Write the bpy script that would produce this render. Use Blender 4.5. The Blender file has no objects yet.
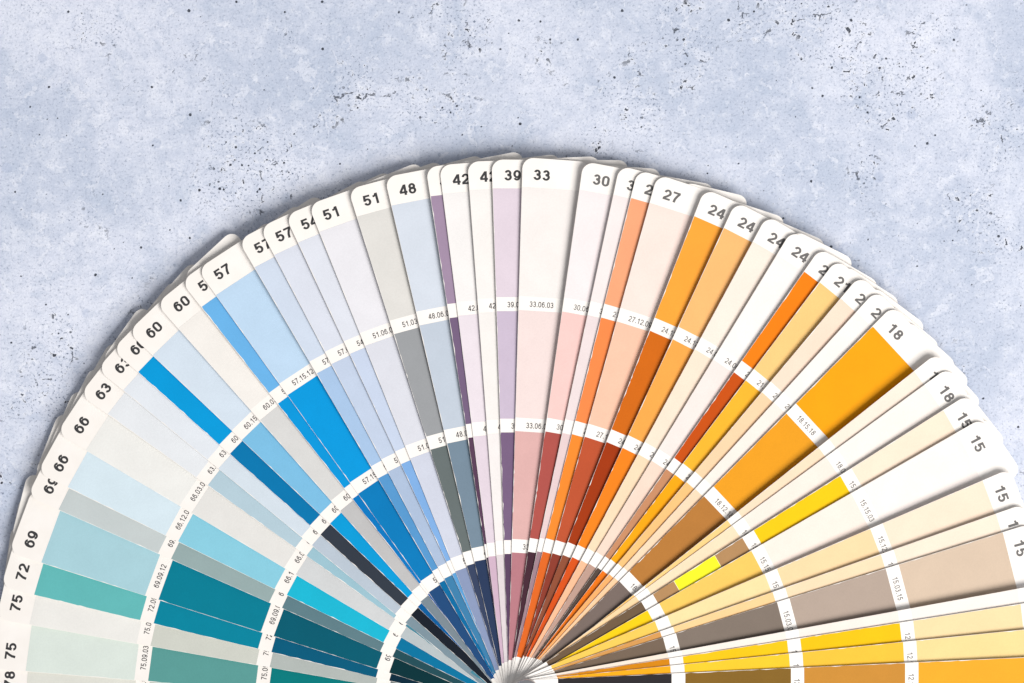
import bpy, math, random
from mathutils import Vector

# ------------------------------------------------------------------ scales
PX = 0.0005                      # one measured unit on the table, in metres
ZREF = 0.010
CAM_H = 1.5
C = bpy.context.scene.collection
R = math.radians

# ------------------------------------------------------------------ camera
cam_d = bpy.data.cameras.new('camera')
cam = bpy.data.objects.new('camera', cam_d)
C.objects.link(cam)
cam.location = (0, 0, CAM_H)
cam_d.sensor_width = 36.0
cam_d.lens = 36.0 * (CAM_H - ZREF) / (1024 * PX)
cam_d.clip_start = 0.05
cam_d.clip_end = 50
bpy.context.scene.camera = cam

# ------------------------------------------------------------------ world, key light, exposure
w = bpy.data.worlds.new('World')
bpy.context.scene.world = w
w.use_nodes = True
bg = w.node_tree.nodes['Background']
bg.inputs[0].default_value = (0.95, 0.96, 1.0, 1)
bg.inputs[1].default_value = 0.34

LAZ, LEL, LDIST = R(-42), R(39), 5.0       # window light from the lower right
kd = bpy.data.lights.new('window_light', 'AREA')
kd.shape = 'RECTANGLE'
kd.size = 3.2
kd.size_y = 2.9
kd.energy = 374
kd.color = (1.0, 0.972, 0.945)
kl = bpy.data.objects.new('window_light', kd)
C.objects.link(kl)
tgt = Vector((0.02, -0.02, 0))
dirv = Vector((math.cos(LEL) * math.cos(LAZ), math.cos(LEL) * math.sin(LAZ), math.sin(LEL)))
kl.location = tgt + dirv * LDIST
kl.rotation_euler = dirv.to_track_quat('Z', 'Y').to_euler()

vs = bpy.context.scene.view_settings
vs.view_transform = 'Standard'
vs.look = 'None'
vs.exposure = 0.0
vs.gamma = 1.0

# ------------------------------------------------------------------ node helpers
def lin(c):
    c = c / 255.0
    return c / 12.92 if c <= 0.04045 else ((c + 0.055) / 1.055) ** 2.4

class NT:
    def __init__(self, m):
        self.t = m.node_tree
        self.n, self.l = self.t.nodes, self.t.links
    def set(self, sock, v):
        if hasattr(v, 'is_output'):
            self.l.new(v, sock)
        else:
            sock.default_value = v
    def math(self, op, a, b=0.5, c=0.5, clamp=False):
        n = self.n.new('ShaderNodeMath'); n.operation = op; n.use_clamp = clamp
        self.set(n.inputs[0], a); self.set(n.inputs[1], b); self.set(n.inputs[2], c)
        return n.outputs[0]
    def ramp(self, v, lo, hi, a=0.0, b=1.0):
        n = self.n.new('ShaderNodeMapRange'); n.interpolation_type = 'SMOOTHSTEP'
        self.set(n.inputs[0], v)
        for k, x in zip((1, 2, 3, 4), (lo, hi, a, b)):
            self.set(n.inputs[k], x)
        return n.outputs[0]
    def noise(self, vec, period, detail=3.0, rough=0.55, dist=0.0):
        n = self.n.new('ShaderNodeTexNoise')
        self.l.new(vec, n.inputs['Vector'])
        n.inputs['Scale'].default_value = 1.0 / period
        n.inputs['Detail'].default_value = detail
        n.inputs['Roughness'].default_value = rough
        n.inputs['Distortion'].default_value = dist
        return n
    def voro(self, vec, period, feature='F1', rand=1.0):
        n = self.n.new('ShaderNodeTexVoronoi'); n.feature = feature
        self.l.new(vec, n.inputs['Vector'])
        n.inputs['Scale'].default_value = 1.0 / period
        n.inputs['Randomness'].default_value = rand
        return n
    def mix(self, f, a, b, mode='MIX'):
        n = self.n.new('ShaderNodeMix'); n.data_type = 'RGBA'; n.blend_type = mode
        self.set(n.inputs[0], f); self.set(n.inputs[6], a); self.set(n.inputs[7], b)
        return n.outputs[2]
    def add(self, vec, vec2, k):
        s = self.n.new('ShaderNodeVectorMath'); s.operation = 'MULTIPLY_ADD'
        self.l.new(vec2, s.inputs[0]); s.inputs[1].default_value = (k, k, k); self.l.new(vec, s.inputs[2])
        return s.outputs[0]
    def off(self, vec, o):
        s = self.n.new('ShaderNodeVectorMath'); s.operation = 'ADD'
        self.l.new(vec, s.inputs[0]); s.inputs[1].default_value = o
        return s.outputs[0]

def rgb(r, g, b, k=1.0):
    return (lin(r) * k, lin(g) * k, lin(b) * k, 1)

def new_mat(name):
    m = bpy.data.materials.new(name); m.use_nodes = True
    return m, NT(m), m.node_tree.nodes['Principled BSDF']

def px_coords(t):
    tc = t.n.new('ShaderNodeTexCoord')
    mp = t.n.new('ShaderNodeMapping')
    mp.inputs['Scale'].default_value = (1 / PX, 1 / PX, 1 / PX)
    t.l.new(tc.outputs['Object'], mp.inputs[0])
    return mp.outputs[0]

# ------------------------------------------------------------------ concrete
def concrete():
    m, t, p = new_mat('concrete')
    v = px_coords(t)
    big = t.noise(v, 190, 4, 0.55).outputs[0]
    mid = t.noise(t.off(v, (900, 40, 7)), 46, 5, 0.6, 0.6).outputs[0]
    fine = t.noise(t.off(v, (31, 77, 3)), 6.0, 4, 0.7).outputs[0]
    grain = t.noise(t.off(v, (5, 9, 2)), 2.1, 2, 0.6).outputs[0]
    col = t.mix(t.ramp(big, 0.36, 0.64), rgb(197, 206, 224), rgb(223, 228, 242))
    col = t.mix(t.math('MULTIPLY', t.ramp(mid, 0.52, 0.66), 0.4), col, rgb(234, 238, 249))
    col = t.mix(t.math('MULTIPLY', t.ramp(mid, 0.47, 0.34), 0.5), col, rgb(184, 196, 216))
    mot = t.noise(t.off(v, (210, 15, 0)), 13, 4, 0.65).outputs[0]
    col = t.mix(t.math('MULTIPLY', t.ramp(mot, 0.50, 0.64), 0.30), col, rgb(180, 191, 212))
    col = t.mix(t.math('MULTIPLY', t.ramp(mot, 0.46, 0.34), 0.40), col, rgb(236, 240, 249))
    # pale crusty smears with a crisp rim
    wob = t.noise(t.off(v, (60, 410, 0)), 14, 3, 0.6).outputs['Color']
    vw = t.add(v, wob, 16)
    sm = t.noise(t.off(vw, (300, 12, 0)), 19, 4, 0.55, 0.8).outputs[0]
    col = t.mix(t.math('MULTIPLY', t.ramp(sm, 0.60, 0.66), 0.40), col, rgb(240, 243, 252))
    rim = t.math('MULTIPLY', t.ramp(sm, 0.575, 0.60), t.ramp(sm, 0.625, 0.60))
    rim = t.math('MULTIPLY', rim, t.ramp(fine, 0.48, 0.62))
    col = t.mix(t.math('MULTIPLY', rim, 0.5), col, rgb(146, 160, 184))
    # porous zones of dense speckle
    zone = t.noise(t.off(v, (77, 230, 0)), 120, 3, 0.6, 0.4).outputs[0]
    zone = t.math('SUBTRACT', zone, 0.035)
    for zx, zy, zr in ((672, 108, 62), (745, 112, 42), (690, 55, 40), (440, 82, 55), (905, 95, 62), (935, 30, 40), (285, 25, 26), (262, 172, 60), (40, 345, 60), (968, 205, 34), (480, 30, 36), (100, 30, 40)):
        dn = t.n.new('ShaderNodeVectorMath'); dn.operation = 'DISTANCE'
        t.l.new(v, dn.inputs[0]); dn.inputs[1].default_value = (zx - 512, 341.5 - zy, 0)
        zone = t.math('ADD', zone, t.ramp(dn.outputs['Value'], zr, zr * 0.3, 0.0, 0.13))
    zmask = t.ramp(zone, 0.47, 0.60)
    sp = t.noise(t.off(v, (12, 3, 8)), 2.7, 3, 0.7).outputs[0]
    spk = t.ramp(sp, 0.55, 0.66)
    amt = t.math('ADD', t.math('MULTIPLY', zmask, 0.55), 0.42)
    col = t.mix(t.math('MULTIPLY', spk, amt), col, rgb(104, 116, 138))
    spl = t.ramp(sp, 0.40, 0.28)
    col = t.mix(t.math('MULTIPLY', spl, 0.45), col, rgb(240, 243, 251))
    # round pinholes, two sizes
    def pits(period, rmin, rmax, chance, off):
        vv = t.add(t.off(v, off), t.noise(v, 3.5, 2).outputs['Color'], 1.6)
        vo = t.voro(vv, period)
        sep = t.n.new('ShaderNodeSeparateColor'); t.l.new(vo.outputs['Color'], sep.inputs[0])
        d = t.math('MULTIPLY', vo.outputs['Distance'], period)
        rad = t.math('MULTIPLY_ADD', t.math('POWER', sep.outputs[1], 2.5), rmax - rmin, rmin)
        hole = t.ramp(t.math('SUBTRACT', d, rad), 0.35, -0.35)
        return t.math('MULTIPLY', hole, t.math('LESS_THAN', sep.outputs[0], chance))
    p1 = pits(9.5, 0.35, 1.5, 0.42, (3, 8, 1.3))
    p2 = pits(46, 0.8, 2.4, 0.42, (50, 20, 3.1))
    zm2 = t.ramp(zone, 0.54, 0.62)
    p3 = t.math('MULTIPLY', pits(6.0, 0.35, 1.5, 0.5, (8, 1, 4.7)), zm2)
    # worm-like broken cracks inside the rough zones
    vc = t.add(t.off(v, (200, 100, 0)), t.noise(v, 9, 3, 0.65).outputs['Color'], 14)
    ed = t.math('MULTIPLY', t.voro(vc, 34, 'DISTANCE_TO_EDGE').outputs[0], 34)
    crack = t.ramp(ed, 1.1, 0.25)
    brk = t.ramp(t.noise(t.off(v, (9, 500, 0)), 13, 2).outputs[0], 0.57, 0.64)
    crack = t.math('MULTIPLY', crack, t.math('MULTIPLY', brk, t.ramp(zone, 0.44, 0.58)))
    # irregular crumbled hollows, with a pale crust round them
    cr = t.noise(t.off(v, (640, 20, 5)), 8.5, 4, 0.62, 0.3).outputs[0]
    zm3 = t.ramp(zone, 0.50, 0.57)
    p4 = t.math('MULTIPLY', t.ramp(cr, 0.65, 0.67), zm3)
    col = t.mix(t.math('MULTIPLY', t.math('MULTIPLY', t.ramp(cr, 0.56, 0.62), zm3), 0.5), col, rgb(240, 243, 251))
    p3 = t.math('MAXIMUM', p3, p4)
    # flat bluish-grey stones showing through
    ag = t.voro(t.add(t.off(v, (15, 66, 0)), t.noise(v, 7, 3).outputs['Color'], 6), 38)
    sepa = t.n.new('ShaderNodeSeparateColor'); t.l.new(ag.outputs['Color'], sepa.inputs[0])
    stone = t.math('MULTIPLY', t.ramp(ag.outputs['Distance'], 0.17, 0.12), t.math('LESS_THAN', sepa.outputs[0], 0.22))
    col = t.mix(t.math('MULTIPLY', stone, 0.5), col, rgb(176, 188, 212))
    pit = t.math('MAXIMUM', t.math('MAXIMUM', p1, p2), t.math('MAXIMUM', p3, t.math('MULTIPLY', crack, 0.85)))
    col = t.mix(t.math('MULTIPLY', pit, 0.95), col, rgb(22, 28, 40))
    col = t.mix(t.ramp(grain, 0.3, 0.7, 0.0, 0.20), col, rgb(150, 162, 184))
    t.l.new(col, p.inputs['Base Color'])
    p.inputs['Roughness'].default_value = 0.75
    p.inputs['Specular IOR Level'].default_value = 0.25
    h = t.math('MULTIPLY_ADD', fine, 0.35, t.math('MULTIPLY', mid, 0.5))
    h = t.math('SUBTRACT', h, t.math('MULTIPLY', pit, 1.2))
    h = t.math('ADD', h, t.math('MULTIPLY', grain, 0.12))
    b = t.n.new('ShaderNodeBump')
    b.inputs['Strength'].default_value = 0.55
    b.inputs['Distance'].default_value = 0.0007
    t.l.new(h, b.inputs['Height']); t.l.new(b.outputs[0], p.inputs['Normal'])
    return m

# ------------------------------------------------------------------ card materials
def paper():
    m, t, p = new_mat('card_stock')
    v = px_coords(t)
    n = t.noise(v, 30, 4, 0.6).outputs[0]
    col = t.mix(t.ramp(n, 0.3, 0.7), rgb(244, 239, 233), rgb(248, 244, 239))
    t.l.new(col, p.inputs['Base Color'])
    p.inputs['Roughness'].default_value = 0.55
    p.inputs['Specular IOR Level'].default_value = 0.3
    return m

def paint():
    m, t, p = new_mat('printed_colour')
    v = px_coords(t)
    oi = t.n.new('ShaderNodeObjectInfo')
    n = t.noise(v, 26, 5, 0.65).outputs[0]
    f = t.noise(t.off(v, (4, 8, 1)), 1.6, 2).outputs[0]
    k = t.math('ADD', t.ramp(n, 0.25, 0.75, 0.955, 1.0), t.ramp(f, 0.25, 0.75, -0.02, 0.02))
    mul = t.n.new('ShaderNodeVectorMath'); mul.operation = 'SCALE'
    t.l.new(oi.outputs['Color'], mul.inputs[0]); t.l.new(k, mul.inputs['Scale'])
    col = mul.outputs[0]
    # scuffs: tiny specks where the colour layer has chipped to the white card
    s = t.voro(v, 19)
    sep = t.n.new('ShaderNodeSeparateColor'); t.l.new(s.outputs['Color'], sep.inputs[0])
    chip = t.math('MULTIPLY', t.math('LESS_THAN', s.outputs['Distance'], 0.028), t.math('LESS_THAN', sep.outputs[0], 0.10))
    col = t.mix(t.math('MULTIPLY', chip, 0.55), col, (0.8, 0.79, 0.77, 1))
    t.l.new(col, p.inputs['Base Color'])
    p.inputs['Roughness'].default_value = 0.5
    p.inputs['Specular IOR Level'].default_value = 0.12
    return m

def flat(name, c, rough=0.6, metal=0.0):
    m, t, p = new_mat(name)
    n = t.noise(px_coords(t), 12, 3).outputs[0]
    col = t.mix(t.ramp(n, 0.3, 0.7, 0, 0.15), c, (c[0] * .7, c[1] * .7, c[2] * .7, 1))
    t.l.new(col, p.inputs['Base Color'])
    p.inputs['Roughness'].default_value = rough
    p.inputs['Metallic'].default_value = metal
    return m

M_CON, M_PAPER, M_PAINT = concrete(), paper(), paint()
M_INK = flat('dark_ink', rgb(48, 48, 50))
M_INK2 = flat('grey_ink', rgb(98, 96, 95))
M_POST = flat('brushed_steel', (0.62, 0.62, 0.63, 1), 0.32, 1.0)

# ------------------------------------------------------------------ ground
def mesh_obj(name, verts, faces, mats, idx=None, parent=None):
    me = bpy.data.meshes.new(name)
    me.from_pydata(verts, [], faces)
    for m in mats:
        me.materials.append(m)
    if idx:
        for f, i in zip(me.polygons, idx):
            f.material_index = i
    me.update()
    o = bpy.data.objects.new(name, me)
    C.objects.link(o)
    if parent:
        o.parent = parent
    return o

g = mesh_obj('concrete_surface', [(-1.6, -1.6, 0), (1.6, -1.6, 0), (1.6, 1.6, 0), (-1.6, 1.6, 0)], [(0, 1, 2, 3)], [M_CON])
g['kind'] = 'structure'
g['label'] = 'pale blue grey concrete surface with pits and speckles under the colour fan'

# ------------------------------------------------------------------ text
def arc(cx, cy, rx, ry, a0, a1, n=14):
    return [(cx + rx * math.cos(R(a0 + (a1 - a0) * k / n)), cy + ry * math.sin(R(a0 + (a1 - a0) * k / n))) for k in range(n + 1)]

GW = 0.58                                           # width of a digit one unit high
def digit_paths(ch, t):
    """centre lines of a plain grotesque digit drawn with a pen of width t; True marks a closed loop"""
    h, l, r_ = t / 2, t / 2, GW - t / 2
    cx, rx = GW / 2, (GW - t) / 2
    T, B = 1 - h, h
    six = [(arc(cx, h + .29, rx, .29 + .0, 0, 360, 26)[:-1], True),
           (arc(cx + .01, T - .22, rx - .02, .22, 20, 90, 6) + arc(cx + .01, T - .40, rx + .01, .40, 90, 180, 10)[1:] + [(l, .34)], False)]
    if ch == '0':
        return [(arc(cx, T - rx * 1.15, rx, rx * 1.15, 0, 180, 14) + arc(cx, B + rx * 1.15, rx, rx * 1.15, 180, 360, 14), True)]
    if ch == '1':
        return [([(.36, 0), (.36, 1)], False), ([(.07, .735), (.17, .745), (.25, .79), (.30, .86), (.33, .97)], False)]
    if ch == '2':
        return [(arc(cx, T - .255, rx, .255, 172, -18, 16) + [(r_ - .09, .47), (.27, .33), (.12, .20), (.075, B)], False), ([(.01, B), (GW - .01, B)], False)]
    if ch == '3':
        return [(arc(cx - .01, T - .22, rx - .03, .22, 165, -90, 16), False), ([(cx - .07, .535), (cx, .535)], False),
                (arc(cx - .005, B + .235, rx, .235, 95, -168, 18), False)]
    if ch == '4':
        return [([(.42, 0), (.42, 1)], False), ([(.40, .95), (.035, .30)], False), ([(.0, .275), (GW, .275)], False)]
    if ch == '5':
        return [([(.12, T), (GW - .05, T)], False), ([(.135, 1), (.085, .44)], False),
                ([(.075, .47)] + arc(cx - .01, B + .255, rx, .255, 128, -165, 18), False)]
    if ch == '6':
        return six
    if ch == '9':
        return [([(GW - x, 1 - y) for x, y in p], c) for p, c in six]
    if ch == '7':
        return [([(0.01, T), (GW - .01, T)], False), ([(GW - .07, .90), (.36, .62), (.255, .33), (.215, 0)], False)]
    if ch == '8':
        return [(arc(cx, T - .205, rx - .03, .205, 0, 360, 24)[:-1], True), (arc(cx, B + .235, rx, .235, 0, 360, 26)[:-1], True)]
    return [([(.11, 0), (.11, t * 1.3)], False)]

_tc = {}
def text_mesh(s, bold):
    """quads of a line of digits one unit high; z is a hair per stroke so crossing strokes never share a plane"""
    if (s, bold) in _tc:
        return _tc[(s, bold)]
    t = 0.185 if bold else 0.14
    V, F = [], []
    x0 = 0.0
    lay = 0
    for ch in s:
        for path, closed in digit_paths(ch, t):
            n = len(path)
            b = len(V)
            for k, (x, y) in enumerate(path):
                p = path[(k - 1) % n] if closed or k > 0 else path[k]
                q = path[(k + 1) % n] if closed or k < n - 1 else path[k]
                dx, dy = q[0] - p[0], q[1] - p[1]
                m = math.hypot(dx, dy) or 1
                nx, ny = -dy / m * t / 2, dx / m * t / 2
                V.append((x0 + x + nx, y + ny, lay % 4)); V.append((x0 + x - nx, y - ny, lay % 4))
            for k in range(n if closed else n - 1):
                i, j = b + 2 * k, b + 2 * ((k + 1) % n)
                F.append((i + 1, j + 1, j, i))
            lay += 1
        x0 += (0.34 if ch == '.' else GW + (0.13 if not bold else 0.10))
    x0 -= 0.10
    V = [(x / x0, y, k) for x, y, k in V]
    _tc[(s, bold)] = (V, F)
    return V, F

# ------------------------------------------------------------------ the cards
PIV = (527.0, 689.0)
R_END, R_TITLE = 530.0, 501.0
BANDS = [(378.0, 392.0), (256.7, 270.5), (135.4, 149.0)]
R_HUB = 28.0
PATCH = [(392.0, 501.0), (270.5, 378.0), (149.0, 256.7), (28.0, 135.4)]
W_END, W_HUB = 68.0, 31.0
HALF = math.atan((W_END - W_HUB) / 2 / 530.0)       # a card tapers by this on either side
SLOPE = 0.10                                       # each card leans on the next like a roof tile
THICK = 0.065e-3
PITCH = 0.14e-3
BASE0 = 5.2e-3

def edge_x(r, side):
    """lateral distance from the card's axis to its edge"""
    return side * (W_HUB / 2 + (W_END - W_HUB) / 2 * r / 530.0)

def warp(r, f):
    """the later cards are printed with their white bands set a little differently"""
    ks = ((0, 4), (28, 3), (142, 9), (264, 6), (385, -2), (501, -3), (560, -3))
    for (r0, d0), (r1, d1) in zip(ks, ks[1:]):
        if r <= r1:
            return r + f * (d0 + (d1 - d0) * (r - r0) / (r1 - r0))
    return r + f * ks[-1][1]

def zat(x):
    return -SLOPE * x * PX

def outline(r_end, rng):
    pts = []
    # lower round end
    for k in range(9):
        a = math.pi + math.pi * k / 8
        pts.append((edge_x(-8, 1) * math.cos(a), -6 + 10 * math.sin(a)))
    rc = 11.0
    xr = edge_x(r_end - rc, 1)
    for k in range(7):
        a = math.pi / 2 * k / 6
        pts.append((xr - rc + rc * math.cos(a) + 0.2, r_end - rc + rc * math.sin(a)))
    for k in range(7):
        a = math.pi / 2 + math.pi / 2 * k / 6
        pts.append((-xr + rc + rc * math.cos(a) - 0.2, r_end - rc + rc * math.sin(a)))
    return pts

def ragged_patch(r0, r1, rng, side_ragged):
    """the colour layer: its left edge is chipped, so slivers of white card show along it"""
    pts = []
    jr = 0.25
    pts.append((edge_x(r0, 1) - 0.2, r0 + rng.uniform(-jr, jr)))
    pts.append((edge_x(r1, 1) - 0.2, r1 + rng.uniform(-jr, jr)))
    r = r1
    inset = rng.uniform(0.1, 0.5)
    first = True
    while r > r0:
        pts.append((edge_x(r, -1) + inset, r if not first else r1 + rng.uniform(-jr, jr)))
        first = False
        r -= rng.uniform(2.0, 9.0)
        q = rng.random()
        inset = rng.uniform(0.35, 0.75) * side_ragged if q < 0.2 else rng.uniform(0.02, 0.3)
    pts.append((edge_x(r0, -1) + inset, r0))
    return pts[::-1]

def build_card_mesh(name, r_end, rng, title=None, codes=None, ink=M_INK, slant=0.0, tx=10.5, ext=0.0, sp=0.0):
    pts = outline(r_end, rng)
    if slant:
        pts = [(x, y - slant * max(0.0, (W_END / 2 - x) / W_END)) if y > 400 else (x, y) for x, y in pts]
    n = len(pts)
    V = [(x * PX, y * PX, zat(x)) for x, y in pts] + [(x * PX, y * PX, zat(x) - THICK) for x, y in pts]
    F = [tuple(range(n)), tuple(range(2 * n - 1, n - 1, -1))]
    F += [(i, n + i, n + (i + 1) % n, (i + 1) % n) for i in range(n)]
    I = [0] * len(F)
    def put(s, bold, x_from_left, rmid, height, width):
        vs_, fs = text_mesh(s, bold)
        b = len(V)
        # writing runs square to the axis, starting a set distance in from the left edge
        xl = edge_x(rmid, -1) + x_from_left
        for a, c, k in vs_:
            x = xl + a * width; y = rmid - height / 2 + c * height
            V.append((x * PX, y * PX, zat(x) + 0.02e-3 + k * 0.006e-3))
        for f in fs:
            F.append(tuple(b + k for k in f)); I.append(1)
    if title:
        put(title, True, tx + rng.uniform(-.5, .5), 514.0 + ext * 0.9, 10.6, 16.6)
    if codes:
        for (a, b_), s in zip(BANDS, codes):
            put(s, False, 11.0, (warp(a, sp) + warp(b_, sp)) / 2 - 0.4, 5.6, 3.0 * len(s))
    me = bpy.data.meshes.new(name)
    me.from_pydata(V, [], F)
    me.materials.append(M_PAPER); me.materials.append(ink)
    for f, i in zip(me.polygons, I):
        f.material_index = i
    me.update()
    return me

def colour_word(c):
    import colorsys
    h, l, s = colorsys.rgb_to_hls(*[v / 255 for v in c])
    h *= 360
    sat = max(c) - min(c)
    if sat < 14:
        return 'off white' if l > .88 else 'pale grey' if l > .7 else 'mid grey' if l > .35 else 'charcoal'
    if h < 14 or h >= 335: hue = 'pink' if l > .6 else 'brick red'
    elif h < 38: hue = 'peach' if l > .72 else 'orange' if s > .6 else 'brown'
    elif h < 66: hue = 'cream' if l > .8 else 'yellow' if s > .6 else 'tan'
    elif h < 160: hue = 'green'
    elif h < 196: hue = 'teal'
    elif h < 250: hue = 'blue'
    else: hue = 'mauve'
    tone = 'very pale ' if l > .88 else 'pale ' if l > .72 else '' if l > .32 else 'dark '
    return tone + hue

# number, code, two points on the left edge (outer, inner), four colours from the rim inwards
CARDS = [
 ('78','78.09.03',(20,698),(146,701),[(231,232,223),(206,216,208),(170,192,186),(20,70,72)]),
 ('75','75.09.03',(24.2,670.8),(145.6,680.8),[(228,239,231),(95,163,158),(0,128,130),(0,70,75)]),
 ('75','75.06.03',(28,624),(340,679.6),[(246,245,240),(214,217,207),(184,192,188),(130,140,138)]),
 ('72','72.09.12',(35.6,594.8),(340,668.6),[(104,193,192),(0,138,165),(0,94,128),(0,42,62)]),
 ('69','69.09.12',(38.8,561.5),(340,657),[(176,217,227),(0,131,155),(0,95,116),(0,52,60)]),
 ('69','69.03.12',(58,509),(340,633.5),[(205,214,214),(156,178,178),(98,131,140),(35,80,90)]),
 ('66','66.12.03',(66.9,486.6),(340,621),[(222,240,249),(143,212,232),(28,190,220),(0,120,165)]),
 ('66','66.03.03',(88.8,451.5),(333,596.6),[(246,246,242),(236,235,231),(216,219,220),(190,200,203)]),
 ('63','63.06.03',(94.5,404.5),(360,593.7),[(238,242,246),(186,211,223),(160,200,214),(75,140,160)]),
 ('63','63.03.03',(113,381.5),(360,585),[(234,240,247),(218,230,240),(190,203,216),(128,150,162)]),
 ('60','60.12.03',(138.4,372.2),(300.6,516.9),[(0,160,226),(0,122,180),(52,60,72),(22,30,42)]),
 ('60','60.15.03',(153.9,356.1),(320.5,514.6),[(219,233,246),(128,196,234),(0,160,222),(0,95,160)]),
 ('60','60.03.12',(178.8,328.6),(331,500.5),[(250,246,240),(222,222,220),(196,196,196),(125,140,150)]),
 ('57','57.12.15',(201.2,306.4),(342.8,486.5),[(110,185,240),(0,155,225),(0,122,196),(10,90,165)]),
 ('57','57.15.12',(215.9,294.7),(390.8,539.6),[(197,224,248),(0,158,228),(0,126,192),(32,76,126)]),
 ('57','57.15.03',(254.7,267.6),(371.7,467.8),[(214,226,243),(172,202,236),(88,155,210),(0,110,165)]),
 ('57','57.06.03',(274.9,256.1),(382,460.5),[(226,231,243),(200,214,236),(176,195,222),(62,130,175)]),
 ('54','54.03.06',(297.6,241.5),(395.9,453.2),[(230,234,244),(205,218,240),(130,178,232),(95,165,220)]),
 ('51','51.06.03',(319.5,232),(410.4,459),[(240,239,244),(225,227,236),(212,217,232),(140,155,190)]),
 ('51','51.03.03',(357,216.6),(431.3,453.3),[(229,227,222),(160,163,166),(105,115,115),(55,68,98)]),
 ('48','48.06.03',(391.5,205.6),(446.5,441.9),[(219,227,238),(198,209,222),(120,141,158),(40,58,92)]),
 ('45','45.09.12',(430.5,196.4),(467.5,436),[(166,144,170),(120,99,130),(90,62,88),(70,50,75)]),
 ('42','42.06.03',(443,194.2),(473.2,436),[(249,246,244),(239,229,236),(229,215,226),(210,180,200)]),
 ('42','42.03.03',(469.7,191.2),(487.5,434.2),[(250,246,242),(247,243,239),(245,240,238),(225,215,218)]),
 ('39','39.06.03',(492.7,188.3),(500.5,432.3),[(230,216,227),(207,192,212),(122,98,131),(92,66,96)]),
 ('33','33.06.03',(522,187.6),(515,432.3),[(249,243,239),(245,226,222),(225,179,175),(186,124,133)]),
 ('30','30.06.03',(577.6,203),(544.6,434.2),[(252,241,241),(252,208,202),(178,84,76),(70,38,52)]),
 ('30','30.03.03',(613,196.9),(561.8,435),[(252,238,236),(240,225,225),(232,208,208),(160,130,140)]),
 ('27','27.12.15',(630.5,199),(571.3,436),[(250,170,125),(250,140,75),(248,140,45),(226,104,32)]),
 ('27','27.12.09',(649.5,203.4),(583.8,439),[(254,232,222),(252,200,172),(192,84,48),(142,58,42)]),
 ('24','24.12.15',(693.7,216.9),(605.6,443.7),[(255,168,58),(212,106,12),(164,54,0),(145,78,52)]),
 ('24','24.12.09',(723,229.3),(621.8,448.5),[(253,190,118),(251,170,76),(244,132,22),(218,82,18)]),
 ('24','24.09.03',(751.5,244),(637,456),[(253,238,224),(252,230,208),(252,220,185),(252,190,150)]),
 ('24','24.06.03',(782.5,245.4),(651.3,460.9),[(253,246,242),(252,234,228),(250,218,200),(190,155,140)]),
 ('21','21.15.18',(803.7,271.7),(673.2,458.6),[(248,130,4),(202,80,2),(200,140,100),(85,70,62)]),
 ('21','21.12.15',(819,282.5),(682.4,463.8),[(251,206,130),(252,184,44),(255,168,0),(238,118,8)]),
 ('21','21.09.06',(840.3,298.6),(637.3,540),[(253,225,203),(251,212,170),(252,195,125),(252,175,105)]),
 ('21','21.06.03',(856.4,311.7),(648.3,540),[(253,245,239),(254,238,228),(252,217,184),(252,205,160)]),
 ('18','18.15.18',(873.5,325),(658.6,541.5),[(250,166,0),(238,160,26),(184,122,54),(120,105,98)]),
 ('18','18.12.09',(915.6,369.8),(700,541.5),[(254,235,218),(253,223,192),(252,210,135),(250,200,110)]),
 ('18','18.09.03',(939,374),(700,548.8),[(254,244,236),(253,236,224),(253,225,190),(253,215,165)]),
 ('15','15.18.12',(959,399.8),(700,564),[(254,232,208),(253,204,0),(180,138,92),(110,88,65)]),
 ('15','15.15.03',(968,426),(610,631.3),[(254,245,239),(253,237,225),(250,203,98),(253,208,5)]),
 ('15','15.12.06',(1003,471.5),(710,597),[(252,230,206),(251,218,168),(254,224,165),(253,205,90)]),
 ('15','15.09.06',(1006,510),(710,613.7),[(252,233,212),(251,222,184),(253,210,150),(215,155,85)]),
 ('15','15.03.15',(1004.5,531.5),(710,622.5),[(217,195,172),(182,164,150),(130,117,106),(118,100,84)]),
 ('12','12.03.03',(1024,587.4),(710,645),[(253,243,235),(253,238,228),(254,240,230),(253,232,215)]),
 ('12','12.15.09',(1011.8,605),(710,651.8),[(250,222,170),(250,198,0),(252,200,10),(215,135,5)]),
 ('12','12.12.09',(1011.8,630.6),(710,661.3),[(250,220,152),(250,198,60),(253,205,45),(250,175,20)]),
 ('12','12.15.18',(1011.8,657.7),(710,671.5),[(247,173,40),(205,142,54),(135,100,35),(45,42,45)]),
]
# extra lift where the photograph shows a card springing clear of the one under it (mm)
LIFT = {21: .25, 26: .25, 29: .3, 30: .3, 31: .4, 32: .3, 35: .2, 36: .7, 38: .2, 39: .9, 41: .4, 43: .6, 46: .8}

deck = bpy.data.objects.new('colour_fan_deck', None)
C.objects.link(deck)
deck.empty_display_size = 0.02
deck.location = ((PIV[0] - 512) * PX, (341.5 - PIV[1]) * PX, 0)
deck['label'] = 'open paint fan deck of numbered colour cards, teal through blue and pink to orange'
deck['category'] = 'colour fan'
D0 = Vector(deck.location)

def place_line(P, Q, z):
    """axis angle (clockwise from straight up) and pivot offset of a card whose left edge runs through P and Q"""
    k = (CAM_H - z) / (CAM_H - ZREF)
    f = lambda p: Vector(((p[0] - 512) * k, (341.5 - p[1]) * k))
    P, Q = f(P), f(Q)
    pv = f(PIV)
    u = (P - Q).normalized()
    left = Vector((-u.y, u.x))
    d = (Q - pv).dot(left)
    axis = math.atan2(u.x, u.y) + HALF
    a = Vector((math.sin(axis), math.cos(axis)))
    al = Vector((-a.y, a.x))
    # at the hub a card's left edge lies W_HUB/2 from its axis
    return axis, pv + al * (d / math.cos(HALF) - W_HUB / 2)

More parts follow.
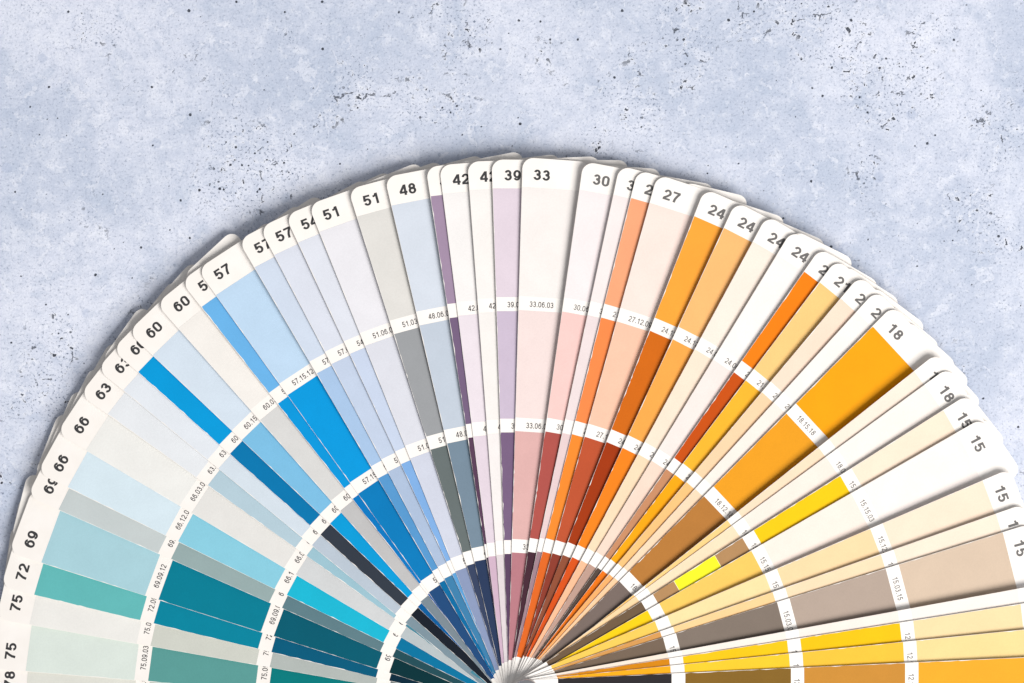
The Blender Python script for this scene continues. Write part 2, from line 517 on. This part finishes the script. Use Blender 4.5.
def add_card(me, label, axis, pos, z, name='colour_card'):
    o = bpy.data.objects.new(name, me)
    C.objects.link(o)
    o.parent = deck
    o.location = (pos.x * PX - D0.x, pos.y * PX - D0.y, z)
    o.rotation_euler = (0, 0, -axis)
    o['label'] = label
    return o

K_ALB = 0.90
def albedo(c):
    return (min(lin(c[0]) * K_ALB, .9), min(lin(c[1]) * K_ALB, .9), min(lin(c[2]) * K_ALB, .9), 1)

rng = random.Random(7)
patch_cache = {}
z = BASE0
Z = []
axes = []
for i, (num, code, P, Q, cols) in enumerate(CARDS):
    z += PITCH + LIFT.get(i, 0) * 0.6e-3
    Z.append(z)
    axis, pos = place_line(P, Q, z)
    axes.append((axis, pos))
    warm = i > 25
    codes = [code, code[:6] + '0' + str((int(code[7]) + 3) % 10), code[:3] + '15.' + code[6:]]
    if num == '18' and i == 38:
        codes = ['18.15.18', '18.12.18', '18.09.18']
    sp = max(0.0, min(1.0, (i - 25) / 20.0))
    ext = 5.0 * max(0.0, min(1.0, (19 - i) / 8.0))      # the lowest cards are cut a little longer at the rim
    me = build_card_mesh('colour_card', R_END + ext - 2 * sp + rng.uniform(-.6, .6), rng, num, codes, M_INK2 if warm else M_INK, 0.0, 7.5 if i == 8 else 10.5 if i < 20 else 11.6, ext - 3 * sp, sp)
    words = [colour_word(c) for c in cols]
    lab = 'card numbered %s, %s at the rim to %s at the hub' % (num, words[0], words[3])
    card = add_card(me, lab, axis, pos, z)
    for k, (c, (r0, r1)) in enumerate(zip(cols, PATCH)):
        spans = [(r0, r1, c)]
        if i == 41 and k == 2:
            spans = [(r0, 174, c), (174.4, 223, (255, 246, 40)), (223.4, r1, c)]
        for a, b, cc in spans:
            pts = ragged_patch(warp(a, sp), warp(b, sp), rng, 1.0 if k < 3 else 0.65)
            V = [(x * PX, y * PX, zat(x) + 0.03e-3) for x, y in pts]
            p = mesh_obj('colour_patch', V, [tuple(range(len(V)))], [M_PAINT], None, card)
            p.color = albedo(cc)
            p['label'] = colour_word(cc) + ' patch'

# cards that lie further down in the pack and only show a corner past the rim of the ones above
PEEK = [(12,533),(22,505),(31,482),(47,452),(77,399),(64,423),(92,375),(112,351),(142,316),(172,288),(192,271),(231,239),(262,220),(292,204),
        (312,196),(359,179),(383,171),(414,164),(434,160),(476,154),(516,150),(554,151),(594,155),(623,160),(656,168),
        (710,183),(744,195),(781,217),(822,240),(848,260),(876,280),(896,299),(921,324),(936,343),(952,362),(967,378),(978,400),(1000,440),(1012,470)]
plain_long = [build_card_mesh('colour_card', R_END + 5 + e, rng, slant=9.0) for e in (8.5, 10.0, 11.5)]
plain = [build_card_mesh('colour_card', R_END + e, rng, slant=9.0) for e in (7.0, 8.0, 9.0)]
for j, (x, y) in enumerate(PEEK):
    th = math.atan2(x - PIV[0], PIV[1] - y)              # direction of the showing corner
    off = math.asin((W_END / 2 - 7) / 530.0)
    best = None
    for q in range(len(axes)):
        # a covered card shares the seat on the post of the numbered card it lies under
        th2 = math.atan2((x - 512) - axes[q][1].x, (341.5 - y) - axes[q][1].y)
        dl = th2 - off - axes[q][0]
        if dl > 0.004:
            best = (q, dl)
    if best is None:
        continue
    n, dl = best
    axis, pv = axes[n][0] + dl, axes[n][1]
    zz = Z[n] - PITCH * 0.5 - SLOPE * PX * 532 * dl - (1.5e-3 if th < 0.35 else 0.2e-3)
    add_card(plain_long[j % 3] if th < -0.55 else plain[j % 3], 'mostly covered card showing only a bare white corner past the rim', axis, pv, zz)

# ------------------------------------------------------------------ binding post
def lathe(profile, seg=40):
    V, F = [], []
    for r, zz in profile:
        for k in range(seg):
            a = 2 * math.pi * k / seg
            V.append((r * math.cos(a), r * math.sin(a), zz))
    for i in range(len(profile) - 1):
        for k in range(seg):
            F.append((i * seg + k, i * seg + (k + 1) % seg, (i + 1) * seg + (k + 1) % seg, (i + 1) * seg + k))
    F.append(tuple(range(seg))[::-1])
    F.append(tuple((len(profile) - 1) * seg + k for k in range(seg)))
    return V, F
zt = Z[-1] + 0.001
V, F = lathe([(.006, 0), (.006, .002), (.003, .0024), (.003, zt), (.0056, zt), (.0058, zt + .0006), (.0052, zt + .0013), (.0036, zt + .0017), (.0012, zt + .0019)])
post = mesh_obj('binding_post', V, F, [M_POST], None, deck)
post['label'] = 'steel binding post at the hub'
for f in post.data.polygons:
    f.use_smooth = True
